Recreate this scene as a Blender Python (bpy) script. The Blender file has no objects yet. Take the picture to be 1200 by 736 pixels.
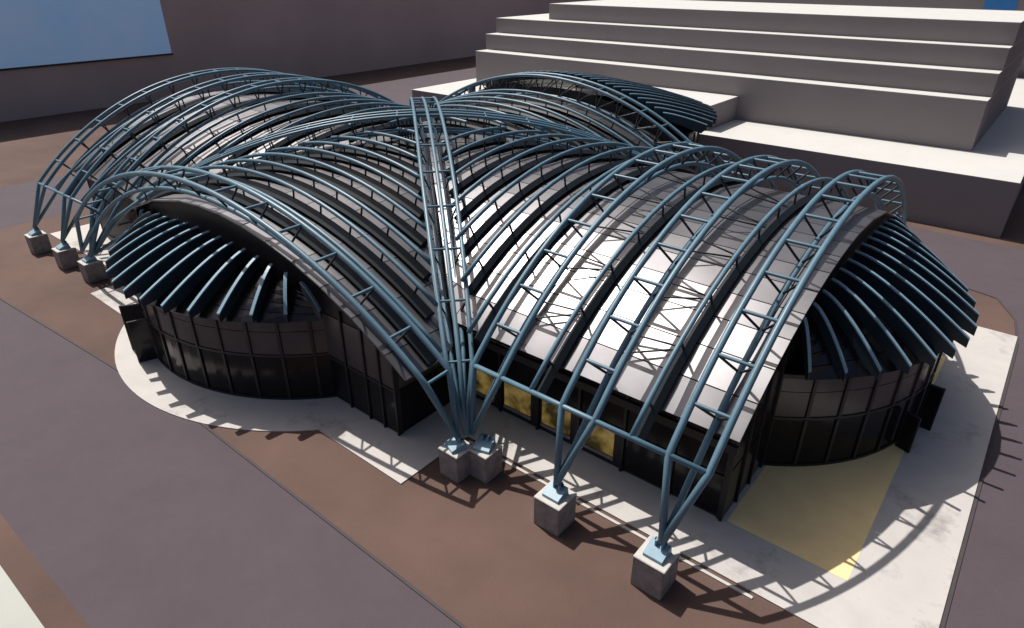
import bpy, bmesh, math, random
from mathutils import Vector, Matrix
V = Vector
random.seed(7)
scene = bpy.context.scene
col = scene.collection

# ------------------------------------------------------------------ camera
cam_d = bpy.data.cameras.new('camera')
cam = bpy.data.objects.new('camera', cam_d); col.objects.link(cam)
scene.camera = cam
cam_d.sensor_width = 36.0
cam_d.lens = 36.0 * 764.667 / 1200.0
cam_d.clip_start = 0.5; cam_d.clip_end = 2000
RX = V((0.773574, 0.633706, 0.0))            # image right
UP = V((-0.298316, 0.364158, 0.882268))      # image up
FW = V((-0.559099, 0.682499, -0.470748))     # view direction
M = Matrix((RX, UP, -FW)).transposed().to_4x4()
M.translation = V((36.445, -36.925, 22.2))
cam.matrix_world = M

# ------------------------------------------------------------------ light
SUN = V((-0.61, 0.10, 1.0)).normalized()      # towards the sun
world = bpy.data.worlds.new('World'); scene.world = world; world.use_nodes = True
wn = world.node_tree.nodes; wl = world.node_tree.links
sky = wn.new('ShaderNodeTexSky'); sky.sky_type = 'NISHITA'; sky.sun_disc = False
sky.sun_elevation = math.asin(SUN.z); sky.sun_rotation = math.atan2(SUN.x, SUN.y)
sky.air_density = 0.8; sky.dust_density = 5.0; sky.ozone_density = 0.3
wl.new(sky.outputs[0], wn['Background'].inputs[0]); wn['Background'].inputs[1].default_value = 0.075
sun_d = bpy.data.lights.new('sun', 'SUN'); sun_d.energy = 5.0; sun_d.angle = math.radians(0.5)
sun_d.color = (1.0, 0.95, 0.88)
sun = bpy.data.objects.new('sun', sun_d); col.objects.link(sun)
sun.rotation_euler = (-SUN).to_track_quat('-Z', 'Y').to_euler(); sun.location = SUN * 100
scene.view_settings.view_transform = 'Standard'; scene.view_settings.look = 'None'
scene.view_settings.exposure = 0.0; scene.view_settings.gamma = 1.0

# ------------------------------------------------------------------ materials
def mat(name, base, rough=0.6, metal=0.0, spec=0.5, var=0.0, vscale=1.0, detail=6.0, base2=None, bump=0.0, bscale=30.0,
        stain=None, stain_scale=0.5, stain_lo=0.55, stain_hi=0.7, coord='Object'):
    m = bpy.data.materials.new(name); m.use_nodes = True
    nt = m.node_tree; N = nt.nodes; L = nt.links; b = N['Principled BSDF']
    b.inputs['Roughness'].default_value = rough; b.inputs['Metallic'].default_value = metal
    b.inputs['Specular IOR Level'].default_value = spec
    b.inputs['Base Color'].default_value = (*base, 1)
    geo = N.new('ShaderNodeNewGeometry')
    if var > 0 or base2:
        nz = N.new('ShaderNodeTexNoise'); nz.inputs['Scale'].default_value = vscale; nz.inputs['Detail'].default_value = detail
        nz.inputs['Roughness'].default_value = 0.6 if detail < 12 else 0.78
        L.new(geo.outputs['Position'], nz.inputs['Vector'])
        mr = N.new('ShaderNodeMapRange'); mr.inputs[1].default_value = 0.3; mr.inputs[2].default_value = 0.7
        L.new(nz.outputs[0], mr.inputs[0])
        mx = N.new('ShaderNodeMix'); mx.data_type = 'RGBA'
        lo = base2 if base2 else tuple(c * (1 - var) for c in base)
        hi = base if base2 else tuple(min(1, c * (1 + var)) for c in base)
        mx.inputs[6].default_value = (*lo, 1); mx.inputs[7].default_value = (*hi, 1)
        L.new(mr.outputs[0], mx.inputs[0])
        out = mx.outputs[2]
        if stain:
            n2 = N.new('ShaderNodeTexNoise'); n2.inputs['Scale'].default_value = stain_scale; n2.inputs['Detail'].default_value = 9
            n2.inputs['Roughness'].default_value = 0.72
            L.new(geo.outputs['Position'], n2.inputs['Vector'])
            r2 = N.new('ShaderNodeMapRange'); r2.inputs[1].default_value = stain_lo; r2.inputs[2].default_value = stain_hi
            L.new(n2.outputs[0], r2.inputs[0])
            m2 = N.new('ShaderNodeMix'); m2.data_type = 'RGBA'; m2.inputs[7].default_value = (*stain, 1)
            L.new(r2.outputs[0], m2.inputs[0]); L.new(out, m2.inputs[6]); out = m2.outputs[2]
        L.new(out, b.inputs['Base Color'])
    if bump > 0:
        nb = N.new('ShaderNodeTexNoise'); nb.inputs['Scale'].default_value = bscale; nb.inputs['Detail'].default_value = 4
        L.new(geo.outputs['Position'], nb.inputs['Vector'])
        bp = N.new('ShaderNodeBump'); bp.inputs['Strength'].default_value = bump; bp.inputs['Distance'].default_value = 0.05
        L.new(nb.outputs[0], bp.inputs['Height']); L.new(bp.outputs[0], b.inputs['Normal'])
    return m

def emis(m, c, s):
    b = m.node_tree.nodes['Principled BSDF']
    b.inputs['Emission Color'].default_value = (*c, 1); b.inputs['Emission Strength'].default_value = s

MT = {}
MT['steel'] = mat('blue_grey_painted_steel', (0.092, 0.178, 0.242), 0.42, 0.0, 0.5, var=0.12, vscale=1.3)
MT['steel_dark'] = mat('dark_painted_steel', (0.012, 0.018, 0.024), 0.5, var=0.15, vscale=1.5)
MT['fin'] = mat('navy_fin_paint', (0.012, 0.026, 0.04), 0.45, var=0.2, vscale=1.0)
MT['panel'] = mat('grey_metal_roof_panel', (0.245, 0.242, 0.258), 0.375, 0.92, 0.5, var=0.10, vscale=0.5)
MT['panel_dark'] = mat('dark_metal_roof_panel', (0.05, 0.047, 0.052), 0.25, 0.9, 0.5, var=0.2, vscale=0.6)
MT['lining'] = mat('black_roof_lining', (0.012, 0.011, 0.012), 0.8, var=0.1)
MT['glass'] = mat('dark_tinted_glass', (0.012, 0.011, 0.013), 0.16, 0.0, 0.22, var=0.2, vscale=0.4)
MT['glass_grey'] = mat('smoky_grey_glass', (0.065, 0.053, 0.055), 0.25, 0.0, 0.5, var=0.25, vscale=0.5)
MT['frame'] = mat('black_mullion', (0.010, 0.010, 0.013), 0.45, var=0.2)
MT['wall_dark'] = mat('charcoal_wall_cladding', (0.020, 0.018, 0.020), 0.55, var=0.25, vscale=0.7)
MT['concrete'] = mat('pier_concrete', (0.27, 0.24, 0.235), 0.85, var=0.25, vscale=2.5, bump=0.4, stain=(0.14, 0.12, 0.12), stain_scale=1.2)
MT['cap'] = mat('pale_pier_cap', (0.50, 0.485, 0.46), 0.8, var=0.08, vscale=3)
MT['plate'] = mat('bearing_plate_paint', (0.19, 0.32, 0.41), 0.45, var=0.08, vscale=3)
MT['road'] = mat('mauve_asphalt', (0.074, 0.057, 0.069), 0.9, var=0.13, vscale=0.3, detail=14, bump=0.3, bscale=14)
MT['soil'] = mat('brown_soil', (0.130, 0.080, 0.065), 0.95, base2=(0.078, 0.048, 0.040), vscale=0.11, bump=0.35, bscale=9)
MT['paving'] = mat('pale_paving', (0.50, 0.48, 0.465), 0.85, var=0.07, vscale=0.6, bump=0.1, bscale=8,
                   stain=(0.20, 0.185, 0.18), stain_scale=0.30, stain_lo=0.54, stain_hi=0.74)
MT['kerb'] = mat('grey_kerb', (0.055, 0.045, 0.05), 0.85, var=0.1)
MT['court'] = mat('yellow_court', (0.95, 0.72, 0.36), 0.85, var=0.07, vscale=0.8)
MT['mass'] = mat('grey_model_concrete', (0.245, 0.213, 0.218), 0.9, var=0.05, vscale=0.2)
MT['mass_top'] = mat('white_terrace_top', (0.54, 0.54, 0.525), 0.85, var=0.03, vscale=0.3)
MT['backwall'] = mat('dark_grey_wall', (0.50, 0.40, 0.38), 0.92, var=0.10, vscale=0.06, detail=3)
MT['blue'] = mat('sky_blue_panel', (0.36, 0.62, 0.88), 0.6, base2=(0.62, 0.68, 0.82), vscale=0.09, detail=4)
emis(MT['blue'], (0.25, 0.46, 0.78), 0.16)  # added glow that lifts the panel out of the wall's shade
MT['blue2'] = mat('deep_blue_panel', (0.03, 0.20, 0.52), 0.6, var=0.05)
MT['white'] = mat('white_plaza', (0.41, 0.42, 0.39), 0.85, var=0.05, vscale=0.3)
m = mat('lit_yellow_pane', (0.10, 0.07, 0.01), 0.12)
nt = m.node_tree; b = nt.nodes['Principled BSDF']
geo = nt.nodes.new('ShaderNodeNewGeometry'); nz = nt.nodes.new('ShaderNodeTexNoise'); nz.inputs['Scale'].default_value = 1.1; nz.inputs['Detail'].default_value = 3
nt.links.new(geo.outputs['Position'], nz.inputs['Vector'])
cr = nt.nodes.new('ShaderNodeValToRGB'); cr.color_ramp.elements[0].position = 0.38; cr.color_ramp.elements[0].color = (0.03, 0.022, 0.006, 1)
cr.color_ramp.elements[1].position = 0.66; cr.color_ramp.elements[1].color = (0.50, 0.34, 0.10, 1)
nt.links.new(nz.outputs[0], cr.inputs[0]); nt.links.new(cr.outputs[0], b.inputs['Emission Color']); b.inputs['Emission Strength'].default_value = 0.33
MT['lit'] = m

# ------------------------------------------------------------------ helpers
def link(name, me, m=None, parent=None):
    o = bpy.data.objects.new(name, me); col.objects.link(o)
    if m is not None and me is not None and not me.materials: me.materials.append(m)
    if parent is not None: o.parent = parent
    return o
def pydata(name, vs, fs, m=None, parent=None, smooth=False):
    org = V((0, 0, 0)) if parent is None else parent['_o']
    me = bpy.data.meshes.new(name)
    me.from_pydata([tuple(V(v) - V(org)) for v in vs], [], fs); me.update()
    if smooth:
        me.polygons.foreach_set('use_smooth', [True] * len(me.polygons))
    o = link(name, me, m, parent); o['_o'] = tuple(org)
    return o
def thing(name, label, cat, loc, group=None):
    o = bpy.data.objects.new(name, None); col.objects.link(o); o.location = loc
    o['label'] = label; o['category'] = cat; o['_o'] = tuple(loc)
    if group: o['group'] = group
    return o
def tube_geo(pts, r, n=8, cap=True):
    pts = [V(p) for p in pts]; vs = []; fs = []
    d0 = (pts[1] - pts[0]).normalized()
    ref = V((0, 0, 1)) if abs(d0.z) < 0.9 else V((1, 0, 0))
    nrm = d0.cross(ref).normalized()
    for i, p in enumerate(pts):
        a = pts[max(i - 1, 0)]; c = pts[min(i + 1, len(pts) - 1)]
        t = (c - a).normalized()
        nrm = (nrm - t * nrm.dot(t)).normalized(); bi = t.cross(nrm)
        rr = r
        if 0 < i < len(pts) - 1:
            cs = max(-1, min(1, (p - a).normalized().dot((c - p).normalized())))
            rr = r / max(0.6, math.cos(math.acos(cs) / 2))
        for k in range(n):
            an = 2 * math.pi * k / n
            vs.append(p + nrm * (math.cos(an) * rr) + bi * (math.sin(an) * rr))
    for i in range(len(pts) - 1):
        for k in range(n):
            k2 = (k + 1) % n
            fs.append((i * n + k, i * n + k2, (i + 1) * n + k2, (i + 1) * n + k))
    if cap:
        fs.append(tuple(range(n - 1, -1, -1))); e = (len(pts) - 1) * n
        fs.append(tuple(range(e, e + n)))
    return vs, fs
def tube(name, pts, r, m, parent, n=8):
    vs, fs = tube_geo(pts, r, n)
    return pydata(name, vs, fs, m, parent, smooth=True)
_unit = {}
def unit_cyl(m, n=6):
    if (m.name, n) in _unit: return _unit[(m.name, n)]
    vs = []; fs = []
    for z in (0, 1):
        for k in range(n):
            a = 2 * math.pi * k / n; vs.append((math.cos(a), math.sin(a), z))
    for k in range(n): fs.append((k, (k + 1) % n, n + (k + 1) % n, n + k))
    fs.append(tuple(range(n - 1, -1, -1))); fs.append(tuple(range(n, 2 * n)))
    me = bpy.data.meshes.new('strut'); me.from_pydata(vs, [], fs); me.update()
    me.polygons.foreach_set('use_smooth', [i < n for i in range(len(me.polygons))])
    me.materials.append(m); _unit[(m.name, n)] = me
    return me
def strut(name, p, q, r, m, parent):
    p = V(p); q = V(q); d = q - p
    o = bpy.data.objects.new(name, unit_cyl(m)); col.objects.link(o)
    o.parent = parent
    o.location = p - V(parent['_o']); o.rotation_mode = 'QUATERNION'
    o.rotation_quaternion = d.to_track_quat('Z', 'Y'); o.scale = (r, r, d.length)
    return o
def box_geo(c, s, rz=0.0):
    cx, cy, cz = c; sx, sy, sz = (k / 2 for k in s)
    ca, sa = math.cos(rz), math.sin(rz); vs = []
    for z in (-sz, sz):
        for x, y in ((-sx, -sy), (sx, -sy), (sx, sy), (-sx, sy)):
            vs.append((cx + x * ca - y * sa, cy + x * sa + y * ca, cz + z))
    return vs, [(3, 2, 1, 0), (4, 5, 6, 7), (0, 1, 5, 4), (1, 2, 6, 5), (2, 3, 7, 6), (3, 0, 4, 7)]
def box(name, c, s, m, parent=None, rz=0.0, bevel=0.0):
    vs, fs = box_geo(c, s, rz)
    o = pydata(name, vs, fs, m, parent)
    if bevel > 0:
        bm = bmesh.new(); bm.from_mesh(o.data)
        bmesh.ops.bevel(bm, geom=list(bm.edges), offset=bevel, segments=2, affect='EDGES'); bm.to_mesh(o.data); bm.free()
    return o
def span(name, x0, x1, y0, y1, z0, z1, m, parent=None, bevel=0):
    return box(name, ((x0 + x1) / 2, (y0 + y1) / 2, (z0 + z1) / 2), (abs(x1 - x0), abs(y1 - y0), abs(z1 - z0)), m, parent, 0, bevel)
def slab_geo(c4, th, gap):
    """panel from four top corners, shrunk by gap, th thick"""
    c4 = [V(c) for c in c4]; n = (c4[2] - c4[0]).cross(c4[3] - c4[1]).normalized()
    if n.z < 0: n = -n; c4 = c4[::-1]
    cc = sum(c4, V()) / 4; top = []
    for i, c in enumerate(c4):
        e1 = (c4[(i + 1) % 4] - c); e2 = (c4[i - 1] - c)
        e1 = e1.normalized() if e1.length > 1e-4 else V(); e2 = e2.normalized() if e2.length > 1e-4 else V()
        top.append(c + (e1 + e2) * gap)
    vs = top + [t - n * th for t in top]
    return vs, [(0, 1, 2, 3), (7, 6, 5, 4), (0, 4, 5, 1), (1, 5, 6, 2), (2, 6, 7, 3), (3, 7, 4, 0)]
def sheet(name, pts, z, m, kind='structure', th=None):
    bm = bmesh.new(); vs = [bm.verts.new((x, y, z)) for x, y in pts]
    f = bm.faces.new(vs)
    if f.normal.z < 0: f.normal_flip()
    f.normal_update()
    if f.normal.z < 0: bmesh.ops.reverse_faces(bm, faces=[f])
    if th:
        r = bmesh.ops.extrude_face_region(bm, geom=[f])
        for v in r['geom']:
            if isinstance(v, bmesh.types.BMVert): v.co.z -= th
        bmesh.ops.recalc_face_normals(bm, faces=list(bm.faces))
    bmesh.ops.triangulate(bm, faces=[g for g in bm.faces if len(g.verts) > 4])
    me = bpy.data.meshes.new(name); bm.to_mesh(me); bm.free()
    o = link(name, me, m); o['kind'] = kind
    return o

# ------------------------------------------------------------------ ground, roads, paving
sheet('ground', [(-900, -900), (900, -900), (900, 900), (-900, 900)], 0.0, MT['soil'])
road = sheet('road', [(-38.4, -300), (-38.4, -29.5), (-36.5, -28.2), (-33, -27.75), (-21.4, -27.35), (-8, -26.3), (4.3, -25.45), (24.6, -25.5), (33, -25.5),
               (36.6, -24.6), (38.3, -22.4), (38.78, -19), (38.78, 13.2), (38.0, 17.2), (36.6, 20.2), (34.4, 21.2), (-34, 21.2), (-37.0, 20), (-38.2, 17), (-38.2, -21),
               (-38.6, -24.5), (-39.2, -28), (-40, -300)], 0.004, MT['road'])
bpy.data.objects.remove(road)
# ring road drawn as four overlapping-free sheets
sheet('road', [(-21.4, -27.35), (-8, -26.3), (4.3, -25.45), (24.6, -25.5), (33.5, -25.5), (36.6, -24.6), (38.3, -22.4), (38.78, -19.0),
               (60, -19), (60, -34.5), (13.9, -34.5), (4.0, -34.7), (-21.4, -35.6), (-54, -37.5), (-54, -21), (-38.7, -21.5), (-38.4, -24.8), (-36.6, -27.0), (-33, -27.6)], 0.004, MT['road'])
sheet('road', [(38.78, -19.0), (38.78, 13.2), (38.3, 17.2), (36.9, 20.4), (34.0, 21.3), (-34, 21.3), (-37.2, 20), (-38.3, 17), (-38.7, -21.5),
               (-54, -21), (-54.2, 34), (36, 33.4), (48, 32.4), (60, 31), (60, -19.0)], 0.0042, MT['road'])
sheet('plaza', [(-79, 34.2), (-44, 34.2), (-44, 140), (-79, 140)], 0.004, MT['road'])
sheet('white_plaza', [(-60, -36.3), (4.0, -35.75), (12.5, -35.6), (16, -35.6), (16, -70), (-60, -70)], 0.006, MT['white'])
def kerb(pts, w=0.14, h=0.05, m='frame'):
    pts = [V(p) for p in pts]; vs = []; fs = []
    for i, p in enumerate(pts):
        t = (pts[min(i + 1, len(pts) - 1)] - pts[max(i - 1, 0)]).normalized(); n = V((-t.y, t.x)) * w / 2
        for a, z in ((n, 0), (n, h), (-n, h), (-n, 0)): vs.append((p.x + a.x, p.y + a.y, z))
    for i in range(len(pts) - 1):
        for j in range(4): fs.append((4 * i + j, 4 * i + (j + 1) % 4, 4 * i + 4 + (j + 1) % 4, 4 * i + 4 + j))
    fs += [(3, 2, 1, 0), tuple(range(len(vs) - 4, len(vs)))]
    o = pydata('kerb', vs, fs, MT[m]); o['kind'] = 'structure'
kerb([(-33, -27.6), (-21.4, -27.35), (-8, -26.3), (4.3, -25.45), (24.6, -25.5), (33.5, -25.5)], m='kerb')
kerb([(38.78, -19.0), (38.78, 13.2), (38.3, 17.2), (36.9, 20.4), (34.0, 21.3), (14, 21.3)], m='kerb')
sheet('plaza_joint', [(8.5, -36.9), (12.9, -36.6), (12.9, -36.57), (8.5, -36.87)], 0.0085, MT['kerb'])
# pale paving apron round the hall
ap = [(38.68, 14.35), (38.68, -17.0), (17.05, -17.0), (17.05, -21.75)]
a0 = math.asin((-21.75 + 11.5) / 15.0)
xs = math.cos(a0) * 15 - 0.5
a1 = math.pi - math.asin((-22.7 + 11.5) / -15.0)
st = -math.asin(10.25 / 15.0)
en = -(math.pi - math.asin(11.2 / 15.0))
for k in range(37):
    a = st + (en - st) * k / 36
    ap.append((-0.5 + 15.0 * math.cos(a), -11.5 + 15.0 * math.sin(a)))
ap += [(-17.0, -22.7), (-17.3, -19.6), (-33.5, -19.9), (-33.5, 16.5), (38.68 - 6, 16.5), (32.55, 14.35)]
sheet('pavement', ap, 0.06, MT['paving'], th=0.055)
sheet('pavement_edge', [(17.4, -17.35), (32.7, -17.35), (32.7, -17.2), (17.4, -17.2)], 0.05, MT['cap'], th=0.05)
sheet('courtyard', [(30.25, -14.05), (35.4, -14.05), (35.4, 8.3), (30.25, 8.3)], 0.068, MT['court'])

# ------------------------------------------------------------------ vault shapes
def circ(top, R, d): return top - (R - math.sqrt(max(R * R - d * d, 0.01)))
XC = V((-0.93, -1.65))
F2, R2, B2, L2 = V((19, -19.3)), V((16.5, 17)), V((-22, 17)), V((-19, -21))
def lerp(a, b, t): return a + (b - a) * t
def vE(x):  # centre, top, R of the tube arch at this x
    t = max(0, min(1, (x - XC.x) / 20)); return lerp(-1.65, -1.2, t), lerp(11.45, 11.65, t), 23.8
def vW(x):
    t = max(0, min(1, (XC.x - x) / 18.5)); return lerp(-1.65, -2.6, t), lerp(11.45, 12.1, t), lerp(23.8, 27.0, t)
def vS(y):
    t = max(0, min(1, (XC.y - y) / 17.5)); return lerp(-0.93, -0.3, t), lerp(11.45, 10.85, t), lerp(23.8, 30.0, t)
def vN(y):
    t = max(0, min(1, (y - XC.y) / 19)); return lerp(-0.93, -3.9, t), lerp(11.45, 11.6, t), lerp(23.8, 31, t)
def yF(x): return F2.y + (F2.x - x) * (B2.y - F2.y) / (F2.x - B2.x)      # front-back diagonal
def yR(x): return L2.y + (x - L2.x) * (R2.y - L2.y) / (R2.x - L2.x)      # left-right diagonal
def xF(y): return F2.x + (y - F2.y) * (B2.x - F2.x) / (B2.y - F2.y)
def xR(y): return L2.x + (y - L2.y) * (R2.x - L2.x) / (R2.y - L2.y)
ROOF = 1.15    # roof skin below the tube line

def vault_z(vf, s, d): c, t, R = vf(s); return circ(t - ROOF, R - ROOF, d - c)

# ------------------------------------------------------------------ arch trusses
def arch_pts(A, B, zn, top, n, sag=1.0):
    """list of (point, up-normal) along an arch whose plan is the line A-B; ends at height zn"""
    A = V(A); B = V(B); L = (B - A).length; h = top - zn; R = (L * L / 4 + h * h) / (2 * h); out = []
    am = math.asin(min(1, L / 2 / R))
    if h > L / 2: am = math.pi - am
    dirp = (B - A) / L; mid = (A + B) / 2
    for i in range(n + 1):
        a = -am + 2 * am * i / n
        p = mid + dirp * (R * math.sin(a))
        out.append((V((p.x, p.y, top - R + R * math.cos(a))), V((dirp.x * math.sin(a), dirp.y * math.sin(a), math.cos(a)))))
    return out, V((dirp.y, -dirp.x, 0))
TRUSSES = 'steel arch trusses over the hall'
def truss(label, A, B, HA, HB, zn, top, w, depth, nb, r=0.15, taper=0.0, chords=2, zh=2.2, zig=False):
    sub = 3
    ap_, side = arch_pts(A, B, zn, top, nb * sub)
    t = thing('arch_truss', label, 'truss', (HA[0], HA[1], zh), TRUSSES)
    HA3 = V((HA[0], HA[1], zh)); HB3 = V((HB[0], HB[1], zh))
    n = len(ap_) - 1
    def ww(i):
        u = abs(2 * i / n - 1); return w * (1 - taper * max(0, (u - 0.35) / 0.65) ** 2)
    offs = (-0.5, 0.5) if chords == 2 else (-0.5, 0.0, 0.5)
    top_l = [[p + side * (o * ww(i)) for i, (p, q) in enumerate(ap_)] for o in offs]
    for li in top_l:
        tube('chord', [HA3] + li + [HB3], r, MT['steel'], t, 10)
    bots = [0.0] if chords == 2 else (-0.25, 0.25)
    bl = []
    for bo in bots:
        bi = [p - q * depth + side * (bo * ww(i)) for i, (p, q) in enumerate(ap_)]
        bi2 = bi[1:-1]
        tube('chord', [HA3] + bi2 + [HB3], r * 0.95, MT['steel'], t, 8); bl.append(bi)
    for k in range(nb + 1):
        i = k * sub
        strut('rung', top_l[0][i], top_l[-1][i], r * 0.55, MT['steel'], t)
        if 0 < k < nb:
            for ti, tl in enumerate(top_l):
                if chords == 3 and ti == 1: continue
                bb = bl[0] if ti == 0 else bl[-1]
                strut('brace', tl[i], bb[i], r * 0.42, MT['steel_dark'], t)
                if zig and k < nb - 1: strut('brace', tl[i], bb[i + sub], r * 0.42, MT['steel_dark'], t)
    return t
def wing_truss_x(x, label, y0, y1, hy0, hy1, zn, top, w, depth, nb):
    truss(label, (x, y0), (x, y1), (x, hy0), (x, hy1), zn, top, w, depth, nb)
# right wing
wing_truss_x(19.0, 'blue steel arch truss springing from the right block of the twin pier', -17.5, 15.2, -18.7, 17, 5.2, 12.4, 1.7, 1.1, 16)
wing_truss_x(24.2, 'blue steel arch truss rising from the middle front pier between the other right wing arches', -17.5, 15.2, -18.9, 17, 5.2, 12.4, 1.7, 1.1, 16)
wing_truss_x(29.35, 'outermost blue steel arch truss at the right end, in front of the right fan roof', -17.5, 15.2, -19.0, 17, 5.2, 12.4, 1.7, 1.1, 16)
# left wing
wing_truss_x(-18.9, 'dark blue arch truss on the left landing on the pier nearest the left fan roof', -20.0, 15.0, -21.3, 17, 5.6, 13.0, 1.4, 1.2, 16)
wing_truss_x(-24.1, 'dark blue arch truss on the left, middle one of the three left wing arches', -20.1, 15.0, -21.5, 17, 5.6, 13.0, 1.4, 1.2, 16)
wing_truss_x(-29.5, 'dark blue arch truss farthest left, last arch before the mauve road', -20.2, 15.0, -21.8, 17, 5.6, 13.0, 1.4, 1.2, 16)
# front (south) arch, back (north) arch
truss('long blue arch truss sweeping over the left fan roof to the twin pier', (17.5, -19.3), (-19.2, -20.6), (18.6, -19.3), (-20.6, -21.3), 5.15, 11.45, 1.6, 1.1, 14)
truss('blue arch truss at the back, before the dark rear fan roof and the white podium', (13.2, 18.2), (-21.0, 18.2), (15, 18.2), (-22.8, 18.2), 6.9, 12.6, 1.5, 1.9, 15, zig=True)
# diagonals
def diag(label, P, Q, top):
    P = V(P); Q = V(Q); c = (P + Q) / 2
    a = c + (P - c) * 0.915; b = c + (Q - c) * 0.915
    truss(label, a, b, P, Q, 5.0, top, 1.95, 1.3, 15, r=0.125, taper=0.35, chords=3)
diag('three-tube blue diagonal truss rising straight up from the twin pier to the roof crown', (18.9, -19.0), B2, 12.65)
diag('three-tube blue diagonal truss lying across the crown from left to right', L2, R2, 12.35)

# ------------------------------------------------------------------ exhibition hall
hall = thing('exhibition_hall', 'vaulted exhibition hall with ribbed grey roof, fan shaped ends and dark glass walls', 'building', (0, 0, 0))

# --- ribs
def rib(pts, nrm, parent, r=0.125, gap=0.95, step=2, beam=0.25):
    top = [V(p) for p in pts]
    low = [p - V(q) * gap for p, q in zip(top, nrm)]
    rb = tube('rib', top, r, MT['steel'], parent, 8)
    lw = tube('bottom_chord', low, beam, MT['steel_dark'], rb, 4)
    lw.data.polygons.foreach_set('use_smooth', [False] * len(lw.data.polygons))
    for i in range(1, len(top) - 1, step):
        strut('rib_post', top[i], low[i], r * 0.5, MT['steel_dark'], rb)
    return rb
def rib_x(x, vf, y0, y1, n=22):
    c, t, R = vf(x); pts = []; nr = []
    for i in range(n + 1):
        y = lerp(y0, y1, i / n); z = circ(t, R, y - c)
        pts.append((x, y, z)); nr.append((0, (y - c) / R, math.sqrt(max(0, 1 - ((y - c) / R) ** 2))))
    rib(pts, nr, hall)
def rib_y(y, vf, x0, x1, n=22):
    c, t, R = vf(y); pts = []; nr = []
    for i in range(n + 1):
        x = lerp(x0, x1, i / n); z = circ(t, R, x - c)
        pts.append((x, y, z)); nr.append(((x - c) / R, 0, math.sqrt(max(0, 1 - ((x - c) / R) ** 2))))
    rib(pts, nr, hall, beam=0.36)
E_cross = [1.5 + 2.2 * k for k in range(8)]          # ribs of the crossing, right quadrant
for x in E_cross[1:]: rib_x(x, vE, yF(x) + 0.95, yR(x) - 1.0, 14 if x < 8 else 22)
for x in (21.6, 26.8): rib_x(x, vE, -17.5, 15.1, 26)
W_cross = [-3.4 - 2.2 * k for k in range(7)]
for x in W_cross: rib_x(x, vW, yR(x) + 1.0, yF(x) - 0.95, 14 if x > -8 else 22)
for x in (-21.5, -26.8): rib_x(x, vW, -20.0, 14.9, 26)
S_cross = [-3.7 - 1.8 * k for k in range(9)]
for y in S_cross: rib_y(y, vS, xR(y) + 0.95, xF(y) - 1.1, 14 if y > -8 else 22)
N_cross = [1.2 + 2.2 * k for k in range(7)]
for y in N_cross: rib_y(y, vN, xF(y) + 1.1, xR(y) - 0.95, 14 if y < 8 else 22)
# cross bracing from the truss bottom chords to the rib beams beside them
bp_, _s = arch_pts((0, -17.5), (0, 15.2), 5.2, 12.4, 64)
def rib_low(x, y):
    c, t, R_ = vE(x); sn = (y - c) / R_; return V((x, y - sn * 0.95, circ(t, R_, y - c) - 0.95 * math.sqrt(1 - sn * sn)))
for xa, xb in ((19.0, 21.6), (24.2, 26.8)):
    for k in range(5):
        i0 = 6 + 6 * k
        p1, p2 = (V((xa, p.y, p.z)) - q * 1.1 for p, q in (bp_[i0], bp_[i0 + 2]))
        e = rib_low(xb, (p1.y + p2.y) / 2 + 0.3)
        strut('bay_brace', p1, e, 0.045, MT['steel_dark'], hall)
        strut('bay_brace', p2, e, 0.045, MT['steel_dark'], hall)
# edge tubes linking the trusses
tube('edge_tube', [(18.2, -17.5, 5.2), (30.2, -17.5, 5.2)], 0.125, MT['steel'], hall, 10)
tube('edge_tube', [(18.2, 15.2, 5.2), (30.2, 15.2, 5.2)], 0.125, MT['steel'], hall, 10)
tube('edge_tube', [(-18.2, -20.0, 5.6), (-30.2, -20.2, 5.6)], 0.11, MT['steel'], hall, 10)

# --- roof panels
REST = [[], []]; to_rest = [False]
def panel(c4, m='panel', name='roof_panel', th=0.09, gap=0.03):
    vs, fs = slab_geo(c4, th, gap)
    if to_rest[0] or max(V(c).y for c in c4) > 0.6 and name == 'roof_panel':
        b0 = len(REST[0]); REST[0].extend(vs); REST[1].extend([tuple(i + b0 for i in f) for f in fs]); return None
    return pydata(name, vs, fs, MT[m], hall)
def bay_x(x0, x1, vf, edge0, edge1, rows):
    """panels between x0 and x1; edge0/edge1 give the y limits at an x"""
    for r0, r1 in zip(rows[:-1], rows[1:]):
        q = []
        for x, y in ((x0, r0), (x1, r0), (x1, r1), (x0, r1)):
            y = max(edge0(x), min(edge1(x), y)); q.append(V((x, y, vault_z(vf, x, y))))
        a = (q[2] - q[0]).cross(q[3] - q[1]).length / 2
        if a < 0.12: continue
        if (q[3] - q[0]).length < 0.02: q[3] = q[0] + (q[3] - q[2]).normalized() * 0.0 + V((0, 0.021, 0))
        if (q[2] - q[1]).length < 0.02: q[2] = q[1] + V((0, 0.021, 0))
        panel(q)
def bay_y(y0, y1, vf, edge0, edge1, rows):
    for r0, r1 in zip(rows[:-1], rows[1:]):
        q = []
        for x, y in ((r0, y0), (r1, y0), (r1, y1), (r0, y1)):
            x = max(edge0(y), min(edge1(y), x)); q.append(V((x, y, vault_z(vf, y, x))))
        a = (q[2] - q[0]).cross(q[3] - q[1]).length / 2
        if a < 0.12: continue
        if (q[1] - q[0]).length < 0.02: q[1] = q[0] + V((0.021, 0, 0))
        if (q[2] - q[3]).length < 0.02: q[2] = q[3] + V((0.021, 0, 0))
        panel(q)
rowsE = [-15.4 + 1.45 * k for k in range(10)] + [0.5, 4.0, 8.5, 13.0]
for x0, x1 in zip([19.0, 21.6, 24.2, 26.8, 29.35], [21.6, 24.2, 26.8, 29.35, 30.5]):
    bay_x(x0, x1, vE, lambda x: -15.4, lambda x: 13.0, rowsE)
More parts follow.
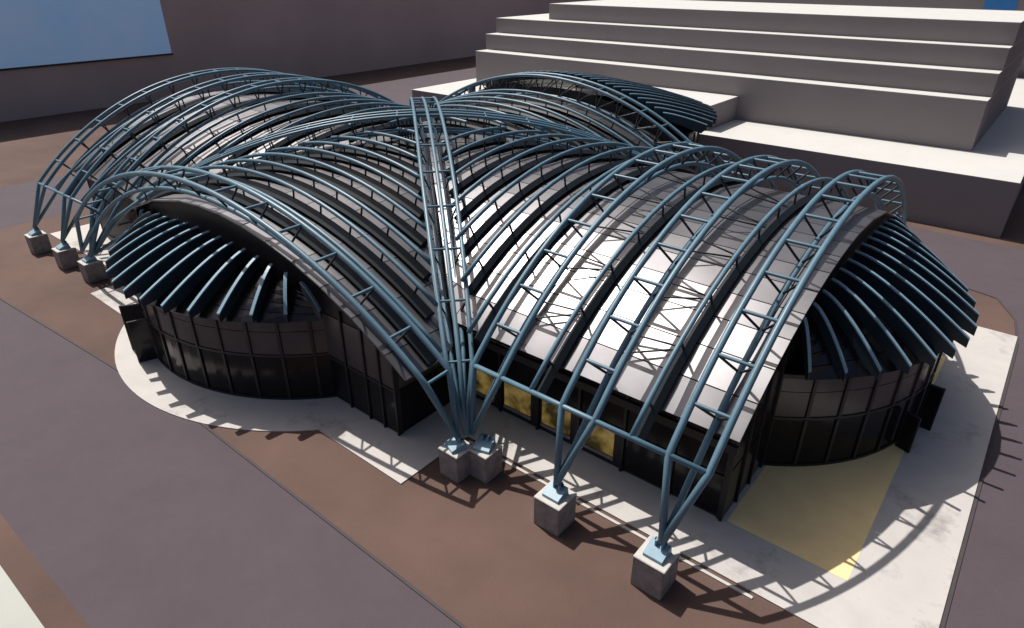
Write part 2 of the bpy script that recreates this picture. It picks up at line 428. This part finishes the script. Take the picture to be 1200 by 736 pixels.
xe = [-0.5] + E_cross + [19.0]
def eF(x): return max(-15.4, yF(x))
def eR(x): return min(13.0, yR(x))
for x0, x1 in zip(xe[:-1], xe[1:]): bay_x(x0, x1, vE, eF, eR, rowsE)
to_rest[0] = True      # left and rear vaults: seen only in slivers, joined
rowsW = [-17.6 + 2.5 * k for k in range(13)]
xw = [-1.4] + W_cross + [-18.9]
for x0, x1 in zip(xw[:-1], xw[1:]): bay_x(x1, x0, vW, lambda x: max(-17.6, yR(x)), lambda x: min(12.4, yF(x)), rowsW)
for x0, x1 in zip([-18.9, -21.5, -24.1, -26.8, -29.5], [-21.5, -24.1, -26.8, -29.5, -30.6]):
    bay_x(x1, x0, vW, lambda x: -17.6, lambda x: 12.4, rowsW)
to_rest[0] = False
rowsS = [-16.2, -12, -8, -4] + [-1.5 + 2.3 * k for k in range(9)]
ys = [-2.2] + S_cross + [-20.0]
for y0, y1 in zip(ys[:-1], ys[1:]): bay_y(y1, y0, vS, lambda y: max(-16.2, xR(y)), lambda y: min(16.0, xF(y)), rowsS)
to_rest[0] = True
rowsN = [-20.0 + 3.9 * k for k in range(9)]
yn = [-1.0] + N_cross + [17.0, 20.1]
for y0, y1 in zip(yn[:-1], yn[1:]):
    bay_y(y0, y1, vN, lambda y: max(-18.5, xF(y)), lambda y: min(11.0, xR(y)), rowsN)
to_rest[0] = False
ro = pydata('roof_panel', REST[0], REST[1], MT['panel'], hall); ro['kind'] = 'stuff'
# dark lining just under the panels so that no daylight leaks through the joints
def lining():
    vs = []; fs = []
    def patch(fn, us, ws):
        b0 = len(vs)
        for u in us:
            for w in ws: vs.append(fn(u, w))
        nw = len(ws)
        for i in range(len(us) - 1):
            for j in range(nw - 1):
                a = b0 + i * nw + j; fs.append((a, a + 1, a + nw + 1, a + nw))
    T = [k / 24 for k in range(25)]
    def fe(x, t, lo, hi, vf):
        y = lerp(lo(x), hi(x), t); return (x, y, vault_z(vf, x, y) - 0.16)
    def fy(y, t, lo, hi, vf):
        x = lerp(lo(y), hi(y), t); return (x, y, vault_z(vf, y, x) - 0.16)
    patch(lambda x, t: fe(x, t, eF, eR, vE), [-0.9 + 19.9 * k / 20 for k in range(21)], T)
    patch(lambda x, t: fe(x, t, lambda q: -15.2, lambda q: 12.8, vE), [19.0, 24, 30.3], T)
    patch(lambda x, t: fe(x, t, lambda q: max(-17.4, yR(q)), lambda q: min(12.2, yF(q)), vW), [-0.9 - 18 * k / 20 for k in range(21)], T)
    patch(lambda x, t: fe(x, t, lambda q: -17.4, lambda q: 12.2, vW), [-18.9, -24, -30.4], T)
    patch(lambda y, t: fy(y, t, lambda q: max(-16, xR(q)), lambda q: min(15.8, xF(q)), vS), [-1.7 - 18.1 * k / 20 for k in range(21)], T)
    patch(lambda y, t: fy(y, t, lambda q: max(-18.2, xF(q)), lambda q: min(10.8, xR(q)), vN), [-1.6 + 21.4 * k / 26 for k in range(27)], T)
    pydata('roof_lining', vs, fs, MT['lining'], hall)
lining()

# --- walls
def wall_strip(name, p, q, z0, z1, th, m, nseg=1):
    p = V((p[0], p[1], 0)); q = V((q[0], q[1], 0)); d = (q - p); L = d.length
    return box(name, ((p.x + q.x) / 2, (p.y + q.y) / 2, (z0 + z1) / 2), (L, th, z1 - z0), MT[m], hall, math.atan2(d.y, d.x))
def arch_wall_x(name, x, vf, y0, y1, th, m):
    vs = []; n = 24
    for s in (0, th):
        for k in range(n + 1):
            y = lerp(y0, y1, k / n); vs.append((x - s, y, vault_z(vf, x, y) - 0.12))
        vs.append((x - s, y1, 0)); vs.append((x - s, y0, 0))
    m_ = n + 3; fs = [tuple(range(m_)), tuple(range(2 * m_ - 1, m_ - 1, -1))]
    for k in range(m_): k2 = (k + 1) % m_; fs.append((k, m_ + k, m_ + k2, k2))
    return pydata(name, vs, fs, MT[m], hall)
def arch_wall_y(name, y, vf, x0, x1, th, m, up=-0.12):
    vs = []; n = 24
    for s in (0, th):
        for k in range(n + 1):
            x = lerp(x0, x1, k / n); vs.append((x, y + s, vault_z(vf, y, x) + up))
        vs.append((x1, y + s, 0)); vs.append((x0, y + s, 0))
    m_ = n + 3; fs = [tuple(range(m_)), tuple(range(2 * m_ - 1, m_ - 1, -1))]
    for k in range(m_): k2 = (k + 1) % m_; fs.append((k, m_ + k, m_ + k2, k2))
    return pydata(name, vs, fs, MT[m], hall)
arch_wall_x('end_wall', 30.0, vE, -14.2, 12.0, 0.2, 'wall_dark')
arch_wall_x('end_wall', -29.8, vW, -16.6, 12.0, 0.2, 'wall_dark')
arch_wall_y('end_wall', -19.2, vS, -15.0, 14.25, 0.2, 'wall_dark')
arch_wall_y('end_wall', 20.0, vN, -18, 10.5, -0.2, 'wall_dark', 0.75)
wall_strip('front_wall', (14.25, -14.0), (29.8, -14.0), 0, 6.2, 0.2, 'wall_dark')
wall_strip('front_wall', (14.1, -19.0), (14.1, -14.1), 0, 5.6, 0.2, 'wall_dark')
wall_strip('front_wall', (-29.6, -16.5), (-15.0, -16.5), 0, 6.0, 0.2, 'wall_dark')
wall_strip('back_wall', (10.4, 12.0), (29.8, 12.0), 0, 5.8, 0.2, 'wall_dark')
wall_strip('back_wall', (10.4, 12.1), (10.4, 19.7), 0, 6.0, 0.2, 'wall_dark')
wall_strip('back_wall', (-18, 12.1), (-18, 19.7), 0, 6.0, 0.2, 'wall_dark')
wall_strip('back_wall', (-29.6, 12.0), (-18.1, 12.0), 0, 5.8, 0.2, 'wall_dark')
# glazing of the front wall, bays of 2.6 m
for k in range(6):
    x0 = 14.5 + 2.6 * k; x1 = x0 + 2.4
    if k < 4:
        lo = span('window_pane', x0 + 0.15, x1 - 0.45, -14.16, -14.11, 0.62, 2.25, MT['lit'], hall)
        lo['label'] = 'yellow lit pane'
        span('window_sill', x0 + 0.1, x1 - 0.4, -14.2, -14.11, 0.4, 0.56, MT['concrete'], hall)
    else:
        span('window_pane', x0, min(x1, 29.8), -14.16, -14.11, 0.25, 2.35, MT['glass'], hall)
    span('window_pane', x0, min(x1, 29.8), -14.16, -14.11, 2.55, 5.0, MT['glass'], hall)
    span('mullion', x1 + 0.03, x1 + 0.17, -14.28, -14.11, 0.06, 5.2, MT['frame'], hall)
span('transom', 14.3, 29.9, -14.22, -14.11, 2.38, 2.52, MT['frame'], hall)
span('eave_beam', 14.6, 30.45, -15.35, -15.15, 4.75, 5.15, MT['frame'], hall)
# glazing of the front end wall beside the drum
for k, (x0, x1) in enumerate(((8.4, 10.2), (10.35, 11.85), (12.0, 13.05), (13.2, 14.15))):
    span('window_pane', x0, x1, -19.27, -19.21, 0.15, 2.75, MT['glass'], hall)
    span('window_pane', x0, x1, -19.27, -19.21, 2.95, 5.6 - 0.0 * k, MT['glass_grey'], hall)
    span('mullion', x1 + 0.01, x1 + 0.13, -19.36, -19.21, 0.06, 6.2 - 0.1 * k, MT['frame'], hall)
span('transom', 8.2, 14.3, -19.32, -19.21, 2.78, 2.92, MT['frame'], hall)
for k in range(2):
    y0 = -19.0 + 2.45 * k
    span('window_pane', 14.21, 14.26, y0, y0 + 2.3, 0.15, 2.75, MT['glass'], hall)
    span('window_pane', 14.21, 14.26, y0, y0 + 2.3, 2.95, 5.4, MT['glass_grey'], hall)
# right end wall glazing
for k in range(3):
    y0 = -14.1 + 1.55 * k
    span('window_pane', 30.01, 30.06, y0, y0 + 1.4, 0.15, 2.85, MT['glass'], hall)
    span('window_pane', 30.01, 30.06, y0, y0 + 1.4, 3.0, 6.0 + 0.75 * k, MT['glass'], hall)
    span('mullion', 30.01, 30.15, y0 + 1.42, y0 + 1.53, 0.06, 6.6 + 0.8 * k, MT['frame'], hall)

# --- drums and fan roofs
def fan(cx, cy, rim_c, rimR, zr, drumR, ztop, zmid, ax, inner, angs, dome_rows, a_span, drum_angs):
    """ax: angle of the outward axis; inner(k) -> point on the end wall for fin k; angs: fin angles about the axis"""
    def pt(c, r, a, z): return V((c[0] + r * math.cos(ax + a), c[1] + r * math.sin(ax + a), z))
    n = 12; tops = []
    for k, a in enumerate(angs):
        I = V(inner(k, a)); T = pt(rim_c, rimR, a, zr)
        prof = []
        for i in range(n + 1):
            t = i / n
            p = lerp(I, T, t); p.z = T.z + (I.z - T.z) * (1 - t ** 1.42)
            prof.append(p)
        tops.append(prof)
        d = (T - I); d.z = 0; d.normalize(); s = V((-d.y, d.x, 0)) * 0.04
        vs = []; fs = []
        for i, p in enumerate(prof):
            dep = lerp(0.6, 0.95, i / n) if i < n - 2 else lerp(0.78, 0.45, (i - n + 2) / 2)
            for q, zz in ((s, 0), (-s, 0), (-s, -dep), (s, -dep)): vs.append(p + q + V((0, 0, zz)))
        for i in range(n):
            for j in range(4):
                j2 = (j + 1) % 4; fs.append((4 * i + j, 4 * i + j2, 4 * i + 4 + j2, 4 * i + 4 + j))
        fs += [(3, 2, 1, 0), (4 * n, 4 * n + 1, 4 * n + 2, 4 * n + 3)]
        fo = pydata('fin', vs, fs, MT['fin'], hall)
        vs = []; fs = []
        for i, p in enumerate(prof):
            for q, zz in ((s * 2.3, 0.09), (-s * 2.3, 0.09), (-s * 2.3, 0.005), (s * 2.3, 0.005)): vs.append(p + q + V((0, 0, zz)))
        for i in range(n):
            for j in range(4):
                j2 = (j + 1) % 4; fs.append((4 * i + j, 4 * i + j2, 4 * i + 4 + j2, 4 * i + 4 + j))
        fs += [(3, 2, 1, 0), (4 * n, 4 * n + 1, 4 * n + 2, 4 * n + 3)]
        pydata('fin_flange', vs, fs, MT['plate'], fo)
    # skin between the fins
    def below(k, u):
        pr = tops[k]; f = u * 0.90 * n; i = min(int(f), n - 1); p = lerp(pr[i], pr[i + 1], f - i); return p - V((0, 0, 0.62 + 0.2 * u))
    for k in range(len(angs) - 1):
        for r in range(dome_rows):
            u0, u1 = r / dome_rows, (r + 1) / dome_rows
            panel([below(k, u0), below(k + 1, u0), below(k + 1, u1), below(k, u1)], 'panel_dark', 'dome_panel', 0.06, 0.02)
    # glass drum
    seg = len(drum_angs) - 1
    def cyl(name, r0, z0, z1, m, a0, a1, th=0.1, nn=2):
        vs = []; fs = []
        for i in range(nn + 1):
            a = lerp(a0, a1, i / nn)
            for r, z in ((r0, z0), (r0, z1), (r0 - th, z1), (r0 - th, z0)): vs.append(pt((cx, cy), r, a, z))
        for i in range(nn):
            for j in range(4):
                j2 = (j + 1) % 4; fs.append((4 * i + j, 4 * i + 4 + j, 4 * i + 4 + j2, 4 * i + j2))
        fs += [(0, 1, 2, 3), (4 * nn + 3, 4 * nn + 2, 4 * nn + 1, 4 * nn)]
        return pydata(name, vs, fs, MT[m], hall)
    A0, A1 = drum_angs[0], drum_angs[-1]
    cyl('drum_core', drumR - 0.25, 0.0, ztop - 0.1, 'lining', A0, A1, 0.15, 24)
    cyl('drum_sill', drumR + 0.06, 0.06, 0.22, 'frame', A0, A1, 0.3, 32)
    cyl('drum_transom', drumR + 0.06, zmid - 0.07, zmid + 0.07, 'frame', A0, A1, 0.3, 32)
    cyl('drum_head', drumR + 0.08, ztop - 0.14, ztop + 0.08, 'frame', A0, A1, 0.35, 32)
    for k in range(seg):
        a, b = drum_angs[k], drum_angs[k + 1]; e = 0.09 / drumR
        cyl('drum_pane', drumR, 0.225, zmid - 0.075, 'glass', a + e, b - e)
        zq = lerp(zmid, ztop, 0.62)
        cyl('drum_pane', drumR, zmid + 0.075, zq - 0.02, 'glass_grey', a + e, b - e)
        cyl('drum_pane', drumR, zq + 0.02, ztop - 0.145, 'glass_grey', a + e, b - e)
    for k in range(seg + 1):
        a = drum_angs[k]; e = 0.08 / drumR
        for z0, z1 in ((0.225, zmid - 0.075), (zmid + 0.075, ztop - 0.145)):
            cyl('drum_mullion', drumR + 0.09, z0, z1, 'frame', a - e, a + e, 0.25, 1)
R = math.radians
angE = [R(8.2) * k for k in range(-7, 8)]
fan(24.4, 0, (25.1, 0.1), 11.3, 6.1, 10.9, 5.45, 3.0, 0.0,
    lambda k, a: (30.3, 0.0 + 1.28 * (k - 7), 9.1 - 0.009 * (1.28 * (k - 7)) ** 2), angE, 5, R(58), [R(8.4) * k for k in range(-7, 8)])
angS = [R(8.0) * k for k in range(-8, 8)]
fan(-1.2, -11.4, (-1.4, -12.55), 12.7, 6.0, 12.6, 5.45, 3.0, -math.pi / 2,
    lambda k, a: (-1.0 + 1.3 * (k - 8), -19.9, 8.1 - 0.008 * (1.3 * (k - 8)) ** 2), angS, 5, R(64), [R(8.0) * k for k in range(-7, 8)])
angN = [R(6.6) * k for k in range(-13, 14)]
fan(-3.0, 20.3, (-3.0, 20.3), 14.8, 9.3, 13.3, 8.4, 4.5, math.pi / 2,
    lambda k, a: (-3.6 - 0.9 * (k - 13), 19.6, 12.7 - 0.018 * (0.9 * (k - 13)) ** 2), angN, 4, R(80), [R(8.0) * k for k in range(-11, 12)])

# entrance screens standing out from the drums
def screen(p, ang, w, h, label):
    t = thing('entrance_screen', label, 'screen', (p[0], p[1], 0.06))
    d = V((math.cos(ang), math.sin(ang))); c = V(p) + d * w / 2
    box('screen_pane', (c.x, c.y, 0.06 + h / 2), (w - 0.16, 0.05, h - 0.16), MT['glass'], t, ang)
    for s in (0.04, w - 0.04):
        q = V(p) + d * s; box('screen_frame', (q.x, q.y, 0.06 + h / 2), (0.08, 0.1, h), MT['frame'], t, ang)
    for z in (0.10, 0.02 + h):
        box('screen_frame', (c.x, c.y, z), (w - 0.16, 0.1, 0.08), MT['frame'], t, ang)
screen((34.9, -3.4), R(-20), 0.75, 2.2, 'black framed glass screen beside the right drum, nearest the yellow court')
screen((35.35, -0.8), R(-5), 0.75, 2.7, 'black framed glass screen on the far side of the right drum entrance')
screen((-5.2, -23.3), R(-125), 1.3, 3.2, 'black framed glass screen on the far left of the left drum')
screen((-3.6, -23.8), R(-110), 1.1, 2.9, 'black framed glass screen next to the shadow teeth at the left drum')

# ------------------------------------------------------------------ piers
PIERS = 'concrete piers under the trusses'
def pier_parts(t, x, y, tow, h=1.6, s=1.36):
    # body in four thin-jointed lifts of formwork
    box('pier_body', (x, y, (h - 0.10) / 2), (s, s, h - 0.10), MT['concrete'], t, bevel=0.03)
    box('pier_cap', (x, y, h - 0.05), (s + 0.02, s + 0.02, 0.096), MT['cap'], t, bevel=0.02)
    for sx in (-1, 1):
        box('corner_strip', (x + sx * (s / 2 + 0.006), y - 0.05, (h - 0.1) / 2), (0.02, 0.05, h - 0.14), MT['concrete'], t)
    # bearing plate: tilted wedge
    a = math.atan2(tow[1], tow[0]); ca, sa = math.cos(a), math.sin(a)
    def w(u, v, z): return (x + u * ca - v * sa, y + u * sa + v * ca, z)
    k = 0.42
    vs = [w(-k, -k, h + 0.002), w(k, -k, h + 0.002), w(k, k, h + 0.002), w(-k, k, h + 0.002),
          w(-k, -k, h + 0.14), w(k * 0.8, -k, h + 0.42), w(k * 0.8, k, h + 0.42), w(-k, k, h + 0.14)]
    pydata('bearing_plate', vs, [(3, 2, 1, 0), (4, 5, 6, 7), (0, 1, 5, 4), (1, 2, 6, 5), (2, 3, 7, 6), (3, 0, 4, 7)], MT['plate'], t)
    for v in (-0.14, 0.14):
        c = w(0.18, v, h + 0.44)
        box('lug', c, (0.30, 0.07, 0.30), MT['plate'], t, a)
    strut('pin', w(0.22, -0.25, h + 0.52), w(0.22, 0.25, h + 0.52), 0.07, MT['steel_dark'], t)
def pier(x, y, label, tow=(0, 1)):
    t = thing('concrete_pier', label, 'pier', (x, y, 0), PIERS)
    pier_parts(t, x, y, tow); return t
pier(29.25, -19.05, 'grey concrete pier nearest the viewer, under the outermost right arch')
pier(24.2, -18.95, 'grey concrete pier with blue bearing, between the twin pier and the nearest pier')
t = thing('concrete_pier', 'twin concrete pier of two joined blocks with two blue bearings at the middle front', 'pier', (19, -19, 0), PIERS)
pier_parts(t, 18.55, -19.35, (0.4, 1), s=1.25)
pier_parts(t, 19.62, -18.50, (-0.3, 1), h=1.59, s=1.25)
pier(-19.6, -21.3, 'dark concrete pier on the left, nearest the left fan roof')
pier(-24.1, -21.6, 'dark concrete pier on the left, middle of the three')
pier(-29.5, -21.9, 'dark concrete pier farthest left, next to the mauve road')

# ------------------------------------------------------------------ background masses
def mass(t, name, x0, x1, y0, y1, z0, z1, top=True):
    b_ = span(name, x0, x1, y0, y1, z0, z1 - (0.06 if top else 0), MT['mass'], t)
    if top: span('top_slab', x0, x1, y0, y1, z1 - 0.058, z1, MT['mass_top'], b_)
    return b_
t = thing('podium', 'long low grey podium with white top behind the hall', 'podium', (-4, 60, 0))
mass(t, 'podium_block', -43, 35.5, 35.4, 110, 0, 5.18)
t = thing('stepped_block', 'big grey stepped block of four tiers with white treads on the podium', 'building', (-4, 60, 5.18))
for x0, x1, y0, z0, z1 in ((-38.7, 30.4, 45.65, 5.184, 10.25), (-38.9, 30.4, 48.4, 10.254, 12.55), (-39.1, 30.4, 51.2, 12.554, 14.75), (-30.5, 30.4, 54.0, 14.754, 17.0)):
    mass(t, 'tier', x0, x1, y0, 78, z0, z1)
t = thing('box_block', 'small grey box with white top on the podium beside the rear fan roof', 'block', (-4, 40, 5.18))
mass(t, 'block_body', -14, 5.0, 37.6, 45.6, 5.184, 8.0)
t = thing('tall_wall', 'very tall dark grey wall on the left with a sky blue panel', 'wall', (-95, 30, 0))
span('wall_face', -99, -95, -170, 260, 0, 26, MT['backwall'], t)
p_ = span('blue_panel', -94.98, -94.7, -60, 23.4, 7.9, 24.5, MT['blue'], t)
span('panel_edge_shadow', -94.98, -94.6, -60, 23.6, 7.6, 7.88, MT['wall_dark'], p_)  # dark strip standing in for the shadow along the panel's lower edge
t = thing('rear_block', 'grey block with a bright blue panel behind the stepped block', 'building', (0, 110, 0))
span('block_body', -60, 60, 112, 120, 0, 40, MT['mass'], t)
span('blue_panel', 20.5, 25.2, 111.9, 111.99, 12, 30, MT['blue2'], t)

for o in list(bpy.data.objects):
    if '_o' in o: del o['_o']
